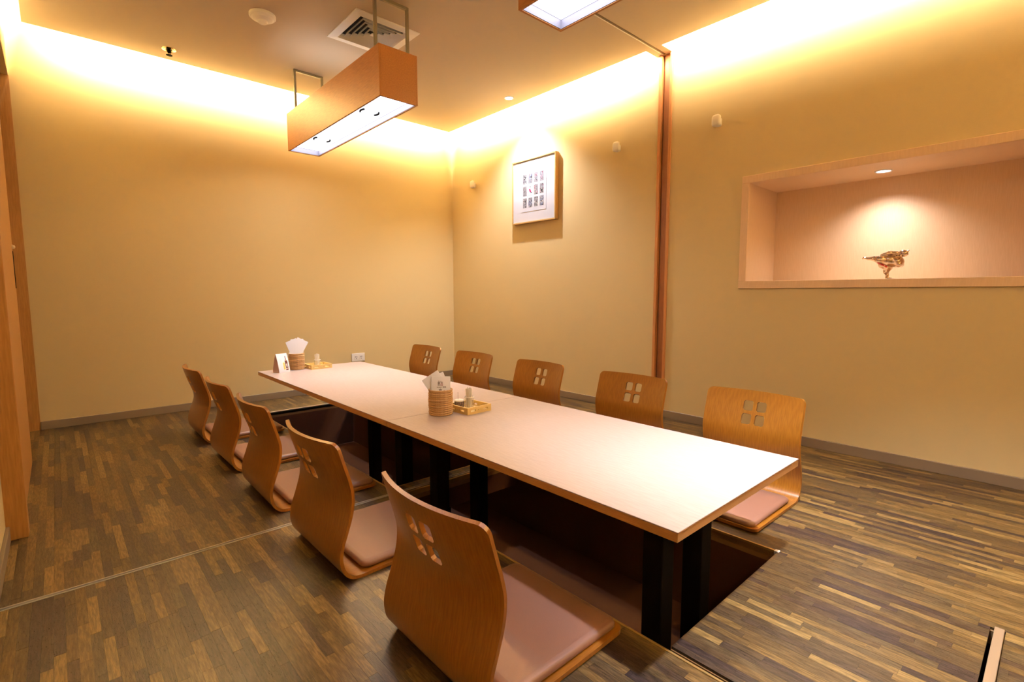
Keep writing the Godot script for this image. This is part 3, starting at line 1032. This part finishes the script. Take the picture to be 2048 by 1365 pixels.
# ------------------------------------------------------------------ things on the table
func basket(at: Vector3, r: float, h: float, label: String) -> void:
	var t := thing("woven_basket", at, label, "basket", "rattan napkin baskets")
	var prof := [Vector2(0.0, 0.0), Vector2(r * 0.92, 0.0)]
	var rows := 12
	for k in rows:
		var y0 := h * k / rows
		var dy := h / rows
		var bulge: float = r * (1.0 + 0.02 * sin(k * 2.1)) * (0.97 + 0.03 * sin(PI * k / rows))
		for q in 5:
			var a := PI * q / 4.0
			prof.append(Vector2(bulge - 0.005 + 0.0058 * sin(a), y0 + dy * (q / 4.0)))
	prof.append(Vector2(r - 0.006, h + 0.001))
	prof.append(Vector2(r - 0.009, h - 0.004))
	prof.append(Vector2(r - 0.011, 0.006))
	prof.append(Vector2(0.0, 0.006))
	var mb := MB.new()
	mb.lathe(Vector3.ZERO, prof, 36, 0.012)
	put("woven_body", mb, M.rattan, t)
	var rim := MB.new()
	var ring := []
	for q in 37: ring.append(Vector3(cos(TAU * q / 36) * (r - 0.005), h + 0.001, sin(TAU * q / 36) * (r - 0.005)))
	rim.tube(ring, 0.0045, 8, false)
	put("rim", rim, M.rattan, t)

func napkin(at: Vector3, size: Vector2, yaw: float, lean: float, roll: float, label: String, printed := false) -> void:
	var t := thing("paper_napkin", at, label, "napkin", "folded paper napkins")
	t.basis = Basis(Vector3.UP, yaw) * Basis(Vector3.RIGHT, lean) * Basis(Vector3.BACK, roll)
	for k in 2:   # a napkin folded in four: two leaves
		var mb := MB.new()
		var o := 0.0024 * k
		mb.box(Vector3(0.0015 * k, -0.002 * k, -o), Vector3(size.x, size.y, 0.0018), 0.0007)
		put("leaf", mb, M.paper, t)
	if printed:
		var q := QuadMesh.new()
		q.size = size * 0.9
		var m := plain(Color.WHITE, 0.85)
		m.albedo_texture = logo_texture()
		var o := put_mesh("printed_mark", q, m, t)
		o.position = Vector3(0, 0, 0.0012)

func logo_texture() -> ImageTexture:
	var im := Image.create(96, 144, false, Image.FORMAT_RGB8)
	var white := Color(0.955, 0.96, 0.985)
	im.fill(white)
	var ink := Color(0.30, 0.26, 0.28)
	var wine := Color(0.50, 0.24, 0.33)
	var y := 15
	for r in [[34, 0, 8, 2], [32, 4, 11, 2], [32, 8, 11, 2], [32, 12, 11, 2], [32, 16, 11, 2], [32, 4, 2, 14], [37, 4, 2, 14], [42, 4, 2, 14], [32, 20, 3, 3], [37, 20, 3, 3], [42, 20, 3, 3]]:
		im.fill_rect(Rect2i(r[0], y + r[1], r[2], r[3]), ink)
	for r in [[48, 0, 2, 9], [48, 4, 12, 2], [50, 8, 10, 2]]:
		im.fill_rect(Rect2i(r[0], y + r[1], r[2], r[3]), ink)
	for r in [[48, 12, 2, 12], [48, 12, 12, 2], [58, 12, 2, 12], [48, 17, 12, 2], [48, 22, 12, 2]]:
		im.fill_rect(Rect2i(r[0], y + r[1], r[2], r[3]), wine)
	for k in 7: im.fill_rect(Rect2i(27 + k * 4, 43, 2 + (k % 2), 5), Color(0.55, 0.52, 0.5))
	for k in 4: im.fill_rect(Rect2i(60 + k * 5, 41, 3, 7), Color(0.45, 0.42, 0.42))
	y = 52
	for r in [[46, 0, 2, 16], [38, 3, 18, 2], [42, 7, 10, 2], [42, 11, 10, 2], [36, 15, 22, 2], [40, 3, 2, 12], [53, 3, 2, 12]]:
		im.fill_rect(Rect2i(r[0], y + r[1], r[2], r[3]), ink)
	im.fill_rect(Rect2i(66, 61, 6, 7), Color(0.52, 0.12, 0.14))
	return ImageTexture.create_from_image(im)

func tray(at: Vector3, sx: float, sz: float, turn: float, label: String) -> void:
	var t := thing("condiment_tray", at, label, "tray", "bamboo condiment trays", turn)
	boxed("tray_floor", Vector3(-sx / 2 + 0.004, 0.004, -sz / 2 + 0.004), Vector3(sx / 2 - 0.004, 0.009, sz / 2 - 0.004), M.bamboo, t)
	for k in 4:
		var l: float = [sx, sx, sz - 0.016, sz - 0.016][k]
		var h := 0.036
		var ts := [-l / 2, -l * 0.36, -l * 0.16, -l * 0.055, -l * 0.03, l * 0.03, l * 0.055, l * 0.16, l * 0.36, l / 2]
		var ss := [0.0, 0.013, 0.016, 0.0195, 0.0225, h]
		var mb := MB.new()
		mb.plate(ts, ss, func(i, j): return 4 if ((i == 1 or i == 7) and (j == 2 or j == 1 or j == 3)) or ((i == 3 or i == 5) and j == 2) else -1,
			func(s, tt): return [Vector3(tt, s, 0), Vector3(0, 0, 1)], 0.008)
		var o := put("side_wall", mb, M.bamboo, t)
		o.position = [Vector3(0, 0, sz / 2 - 0.004), Vector3(0, 0, -sz / 2 + 0.004), Vector3(sx / 2 - 0.004, 0, 0), Vector3(-sx / 2 + 0.004, 0, 0)][k]
		if k > 1: o.rotation.y = PI / 2

func toothpicks(at: Vector3, label: String) -> void:
	var t := thing("toothpick_holder", at, label, "holder", "clear toothpick holders")
	var r := 0.026
	var cup := MB.new()
	cup.lathe(Vector3.ZERO, [Vector2(0.0, 0.0), Vector2(r, 0.0), Vector2(r, 0.056), Vector2(r - 0.002, 0.057), Vector2(r - 0.003, 0.004), Vector2(0.0, 0.004)], 24)
	put("clear_cup", cup, M.clear, t)
	var ring := MB.new()
	ring.lathe(Vector3.ZERO, [Vector2(r - 0.002, 0.056), Vector2(r + 0.001, 0.057), Vector2(r + 0.001, 0.060), Vector2(r - 0.002, 0.061)], 24)
	put("rim", ring, M.white_plastic, t)
	var rr := RandomNumberGenerator.new()
	rr.seed = 9
	for k in 26:
		var a := rr.randf() * TAU
		var d := sqrt(rr.randf()) * 0.016
		var p := Vector3(cos(a) * d, 0.005, sin(a) * d)
		var q := p * 1.35
		q.y = 0.105 + rr.randf_range(-0.006, 0.006)
		var m := MB.new()
		m.tube([p, q], 0.0022, 6)
		put("toothpick", m, M.pick, t)

func build_table_things() -> void:
	var y := TOP
	basket(Vector3(-2.128, y, 2.852), 0.064, 0.128, "woven rattan basket holding printed napkins at the table joint")
	basket(Vector3(-2.130, y, 0.745), 0.062, 0.130, "woven rattan basket of plain napkins beside the tent card")
	var face := atan2(-1.455, 2.16)
	var c := Vector3(-2.128, y, 2.852)
	var nrm := Vector3(sin(face), 0, cos(face))
	var side := Vector3(cos(face), 0, -sin(face))
	napkin(c + Vector3(0, 0.112, 0) + nrm * 0.002, Vector2(0.098, 0.172), face, -0.25, -0.02, "white napkin printed with dark characters and a red seal, standing upright", true)
	napkin(c + Vector3(0, 0.150, 0) - side * 0.022 - nrm * 0.0157, Vector2(0.096, 0.124), face, -0.25, 0.58, "white napkin tilted sideways behind the printed one")
	napkin(c + Vector3(0, 0.140, 0) - side * 0.012 - nrm * 0.021, Vector2(0.10, 0.130), face, -0.25, 0.34, "white napkin at the back of the table-joint basket")
	c = Vector3(-2.130, y, 0.745)
	napkin(c + Vector3(0, 0.170, 0) + side * 0.014 + nrm * 0.004, Vector2(0.095, 0.170), face, -0.25, -0.46, "white napkin leaning towards the bamboo tray in tent card basket")
	napkin(c + Vector3(0, 0.168, 0) - side * 0.016 - nrm * 0.008, Vector2(0.090, 0.160), face, -0.25, 0.42, "white napkin leaning towards the tent card")
	napkin(c + Vector3(0, 0.160, 0) - nrm * 0.020, Vector2(0.100, 0.180), face, -0.25, 0.04, "white napkin upright at the back of tent card basket")
	tray(Vector3(-1.968, y, 2.888), 0.165, 0.165, 0.05, "small bamboo tray with slotted sides holding jar beside printed napkins")
	tray(Vector3(-1.972, y, 0.785), 0.175, 0.165, 0.04, "small bamboo tray with slotted sides near the tent card")
	toothpicks(Vector3(-1.955, y + 0.0095, 2.868), "clear cup of toothpicks in the tray beside printed napkins")
	toothpicks(Vector3(-1.975, y + 0.0095, 0.785), "clear cup of toothpicks in the tray near the tent card")
	var j := thing("spice_jar", Vector3(-1.998, y + 0.0095, 2.836), "small dark patterned spice jar with white lid in bamboo tray", "jar")
	var jb := MB.new()
	jb.lathe(Vector3.ZERO, [Vector2(0.0, 0.0), Vector2(0.024, 0.0), Vector2(0.026, 0.004), Vector2(0.026, 0.034), Vector2(0.024, 0.038)], 24)
	var jm := plain(Color(1, 1, 1), 0.4)
	jm.albedo_texture = noise_tex(0.06, 2, Color(0.12, 0.07, 0.08), Color(0.80, 0.70, 0.66), 128, 61, FastNoiseLite.TYPE_CELLULAR)
	jm.uv1_triplanar = true
	jm.uv1_scale = Vector3(20, 20, 20)
	put("jar_body", jb, jm, j)
	var jl := MB.new()
	jl.lathe(Vector3.ZERO, [Vector2(0.0, 0.037), Vector2(0.0265, 0.037), Vector2(0.0265, 0.043), Vector2(0.022, 0.046), Vector2(0.0, 0.047)], 24)
	put("lid", jl, M.white_plastic, j)
	var sp := MB.new()
	sp.tube([Vector3(-0.006, 0.042, 0), Vector3(-0.007, 0.085, 0)], 0.0035, 8)
	put("spoon_handle", sp, M.clear, j)
	# tent card
	var t := thing("tent_card", Vector3(-2.276, y, 0.815), "folded white tent card showing a brown beer bottle", "card", "", 0.23)
	var place := func(s: float, tt: float) -> Array:   # front leaf, bowed
		var z := 0.045 * (1.0 - pow(s, 1.5)) + 0.003
		var dz := -0.045 * 1.5 * sqrt(maxf(s, 0.0001))
		return [Vector3(tt, s * 0.148, z), Vector3(0, -dz, 0.148).normalized()]
	var back := func(s: float, tt: float) -> Array:
		var z := -0.045 * (1.0 - pow(s, 1.5)) + 0.001
		var dz := 0.045 * 1.5 * sqrt(maxf(s, 0.0001))
		return [Vector3(tt, s * 0.148, z), Vector3(0, dz, -0.148).normalized()]
	var rows := [0.0, 0.12, 0.25, 0.4, 0.55, 0.7, 0.85, 1.0]
	var full := func(_i, _j): return -1
	var fm := MB.new()
	fm.plate([-0.046, 0.0, 0.046], rows, full, place, 0.0012)
	for k in fm.uv.size(): fm.uv[k] = Vector2(fm.uv[k].x / 0.092 + 0.5, 1.0 - fm.uv[k].y)
	var cm := plain(Color.WHITE, 0.6)
	cm.albedo_texture = bottle_texture()
	put("front_leaf", fm, cm, t)
	var bm := MB.new()
	bm.plate([-0.046, 0.0, 0.046], rows, full, back, 0.0012)
	put("rear_leaf", bm, M.card_back, t)
	boxed("foot_flap", Vector3(-0.045, 0.0, -0.044), Vector3(0.045, 0.0012, 0.046), M.card_back, t)

func bottle_texture() -> ImageTexture:
	var im := Image.create(96, 152, false, Image.FORMAT_RGB8)
	im.fill(Color(0.95, 0.94, 0.95))
	for yy in range(40, 132):       # pale ice-like text block and the glass of beer
		for xx in range(16, 38):
			if (xx * 7 + yy * 13) % 11 < 3: im.set_pixel(xx, yy, Color(0.80, 0.84, 0.90))
	for yy in range(64, 128):
		for xx in range(44, 60):
			im.set_pixel(xx, yy, Color(0.96, 0.80, 0.42) if yy > 72 else Color(0.98, 0.95, 0.88))
	for yy in range(22, 134):
		var hw := 3.0
		if yy > 44: hw = minf(3.0 + (yy - 44) * 0.45, 11.0)
		for xx in range(int(74 - hw), int(74 + hw)):
			var c := Color(0.36, 0.14, 0.10)
			if yy < 30: c = Color(0.30, 0.30, 0.33)
			if yy > 50 and yy < 58: c = Color(0.86, 0.78, 0.70)
			if yy > 82 and yy < 108: c = Color(0.90, 0.86, 0.82) if absf(xx - 74) < 8 and (xx + yy) % 9 > 2 else Color(0.16, 0.12, 0.20)
			if yy > 116 and yy < 124: c = Color(0.85, 0.78, 0.70)
			im.set_pixel(xx, yy, c)
	return ImageTexture.create_from_image(im)

# ------------------------------------------------------------------ figurine in the niche
func build_figurine() -> void:
	var t := thing("bronze_figurine", Vector3(0.165, 1.081, 4.262), "shiny bronze figurine of a plump dancer balancing on one leg", "figurine")
	var pl := MB.new()
	pl.slab(Vector3(0, 0, -0.035), 0.060, 0.150, 0.028, [[0.002, 0.0], [0.0, 0.002], [0.002, 0.005]])
	put("base_plate", pl, M.cream, t)
	# bones in the niche's own plane: [z0, y0, x0, r0, z1, y1, x1, r1]
	var u := 0.000252
	var P := func(cx: float, cy: float) -> Vector2: return Vector2((cx - 1105.0) * u, (1030.0 - cy) * u + 0.004)
	var bones := []
	for b in [[1095, 1008, 0, 18, 1205, 1022, 0.0, 12], [1092, 1000, 0, 28, 1108, 955, 0, 30], [1108, 955, 0, 30, 1080, 865, 0, 58], [1080, 865, 0, 58, 1105, 770, 0, 100],
		[1030, 680, 0.0, 120, 1120, 610, 0, 175], [940, 570, 0.0, 105, 1100, 590, 0.0, 170], [1130, 590, 0, 165, 1280, 640, 0, 140], [1160, 520, 0.0, 120, 1270, 490, 0, 90],
		[960, 575, 0.012, 100, 840, 540, 0.014, 70], [840, 540, 0.014, 66, 690, 530, 0.014, 36], [690, 530, 0.014, 32, 600, 508, 0.014, 24], [600, 508, 0.014, 22, 572, 530, 0.014, 16],
		[1290, 490, 0, 66, 1370, 440, 0, 60], [1385, 435, 0, 76, 1405, 450, 0, 72], [1440, 420, 0, 30, 1492, 380, 0, 16], [1420, 480, 0, 40, 1460, 470, 0, 26],
		[1290, 440, -0.028, 46, 1160, 420, -0.040, 38], [1160, 420, -0.040, 38, 990, 465, -0.030, 24], [1290, 440, 0.028, 46, 1120, 410, 0.036, 34], [1300, 640, -0.018, 95, 1330, 695, -0.020, 75], [1300, 640, 0.018, 95, 1330, 695, 0.020, 75]]:
		var a: Vector2 = P.call(b[0], b[1])
		var c: Vector2 = P.call(b[4], b[5])
		bones.append([Vector3(b[2], a.y, a.x), b[3] * u, Vector3(b[6], c.y, c.x), b[7] * u])
	put_mesh("body", nets(bones, 0.0034, 0.006), M.bronze, t)
	var band := MB.new()
	var pts := []
	for q in 25:
		var ang := TAU * q / 24.0
		var m2: Vector2 = P.call(1020, 706)
		var ax: Vector2 = (P.call(1145, 775) - P.call(905, 645)) * 0.5
		pts.append(Vector3(sin(ang) * 0.036, m2.y + ax.y * cos(ang), m2.x + ax.x * cos(ang)))
	band.tube(pts, 0.0028, 8, false)
	put("red_band", band, M.red, t)

func nets(bones: Array, cell: float, k: float) -> ArrayMesh:
	var lo := Vector3.ONE * 1e9
	var hi := -lo
	for b in bones:
		for e in [0, 2]:
			var r: Vector3 = Vector3.ONE * (float(b[e + 1]) + cell * 3.0)
			lo = lo.min(b[e] - r)
			hi = hi.max(b[e] + r)
	var nx := int((hi.x - lo.x) / cell) + 2
	var ny := int((hi.y - lo.y) / cell) + 2
	var nz := int((hi.z - lo.z) / cell) + 2
	var f := PackedFloat32Array()
	f.resize(nx * ny * nz)
	f.fill(1.0)
	for b in bones:
		var a: Vector3 = b[0]
		var c: Vector3 = b[2]
		var ra: float = b[1]
		var rb: float = b[3]
		var d := c - a
		var dd := maxf(d.length_squared(), 1e-9)
		var pad: float = maxf(ra, rb) + 0.016
		var l0 := ((a.min(c) - Vector3.ONE * pad - lo) / cell).floor()
		var l1 := ((a.max(c) + Vector3.ONE * pad - lo) / cell).ceil()
		for x in range(maxi(int(l0.x), 0), mini(int(l1.x) + 1, nx)):
			for y in range(maxi(int(l0.y), 0), mini(int(l1.y) + 1, ny)):
				for z in range(maxi(int(l0.z), 0), mini(int(l1.z) + 1, nz)):
					var p := lo + Vector3(x, y, z) * cell
					var h := clampf((p - a).dot(d) / dd, 0.0, 1.0)
					var dist := (p - a - d * h).length() - lerpf(ra, rb, h)
					var i := (x * ny + y) * nz + z
					var o := f[i]
					var m := maxf(k - absf(o - dist), 0.0) / k
					f[i] = minf(o, dist) - m * m * k * 0.25
	var mb := MB.new()
	var ids := {}
	var at := func(x: int, y: int, z: int) -> float: return f[(x * ny + y) * nz + z]
	for x in nx - 1:
		for y in ny - 1:
			for z in nz - 1:
				var sum := Vector3.ZERO
				var cnt := 0
				var i0 := (x * ny + y) * nz + z
				var cs := [f[i0], f[i0 + ny * nz], f[i0 + nz], f[i0 + ny * nz + nz], f[i0 + 1], f[i0 + ny * nz + 1], f[i0 + nz + 1], f[i0 + ny * nz + nz + 1]]
				var neg := 0
				for c in cs: if c < 0: neg += 1
				if neg == 0 or neg == 8: continue
				for e in [[0, 1], [2, 3], [4, 5], [6, 7], [0, 2], [1, 3], [4, 6], [5, 7], [0, 4], [1, 5], [2, 6], [3, 7]]:
					var u: float = cs[e[0]]
					var w: float = cs[e[1]]
					if (u < 0) == (w < 0): continue
					var t := u / (u - w)
					var pa := Vector3(e[0] & 1, (e[0] >> 1) & 1, e[0] >> 2)
					var pb := Vector3(e[1] & 1, (e[1] >> 1) & 1, e[1] >> 2)
					sum += pa.lerp(pb, t)
					cnt += 1
				var g := Vector3(cs[1] + cs[3] + cs[5] + cs[7] - cs[0] - cs[2] - cs[4] - cs[6], cs[2] + cs[3] + cs[6] + cs[7] - cs[0] - cs[1] - cs[4] - cs[5], cs[4] + cs[5] + cs[6] + cs[7] - cs[0] - cs[1] - cs[2] - cs[3])
				ids[i0] = mb.vert(lo + (Vector3(x, y, z) + sum / cnt) * cell, g.normalized())
	for x in range(1, nx - 1):
		for y in range(1, ny - 1):
			for z in range(1, nz - 1):
				var i := (x * ny + y) * nz + z
				var o := f[i]
				var steps := [ny * nz, nz, 1]
				for a in 3:
					var w := f[i + steps[a]]
					if (o < 0) == (w < 0): continue
					var e: int = steps[(a + 1) % 3]
					var g: int = steps[(a + 2) % 3]
					var q := [i, i - e, i - e - g, i - g]
					if not (ids.has(q[0]) and ids.has(q[1]) and ids.has(q[2]) and ids.has(q[3])): continue
					var r := [ids[q[0]], ids[q[1]], ids[q[2]], ids[q[3]]]
					if o > 0: r.reverse()
					mb.tri_i(r[0], r[1], r[2])
					mb.tri_i(r[0], r[2], r[3])
	return mb.mesh()
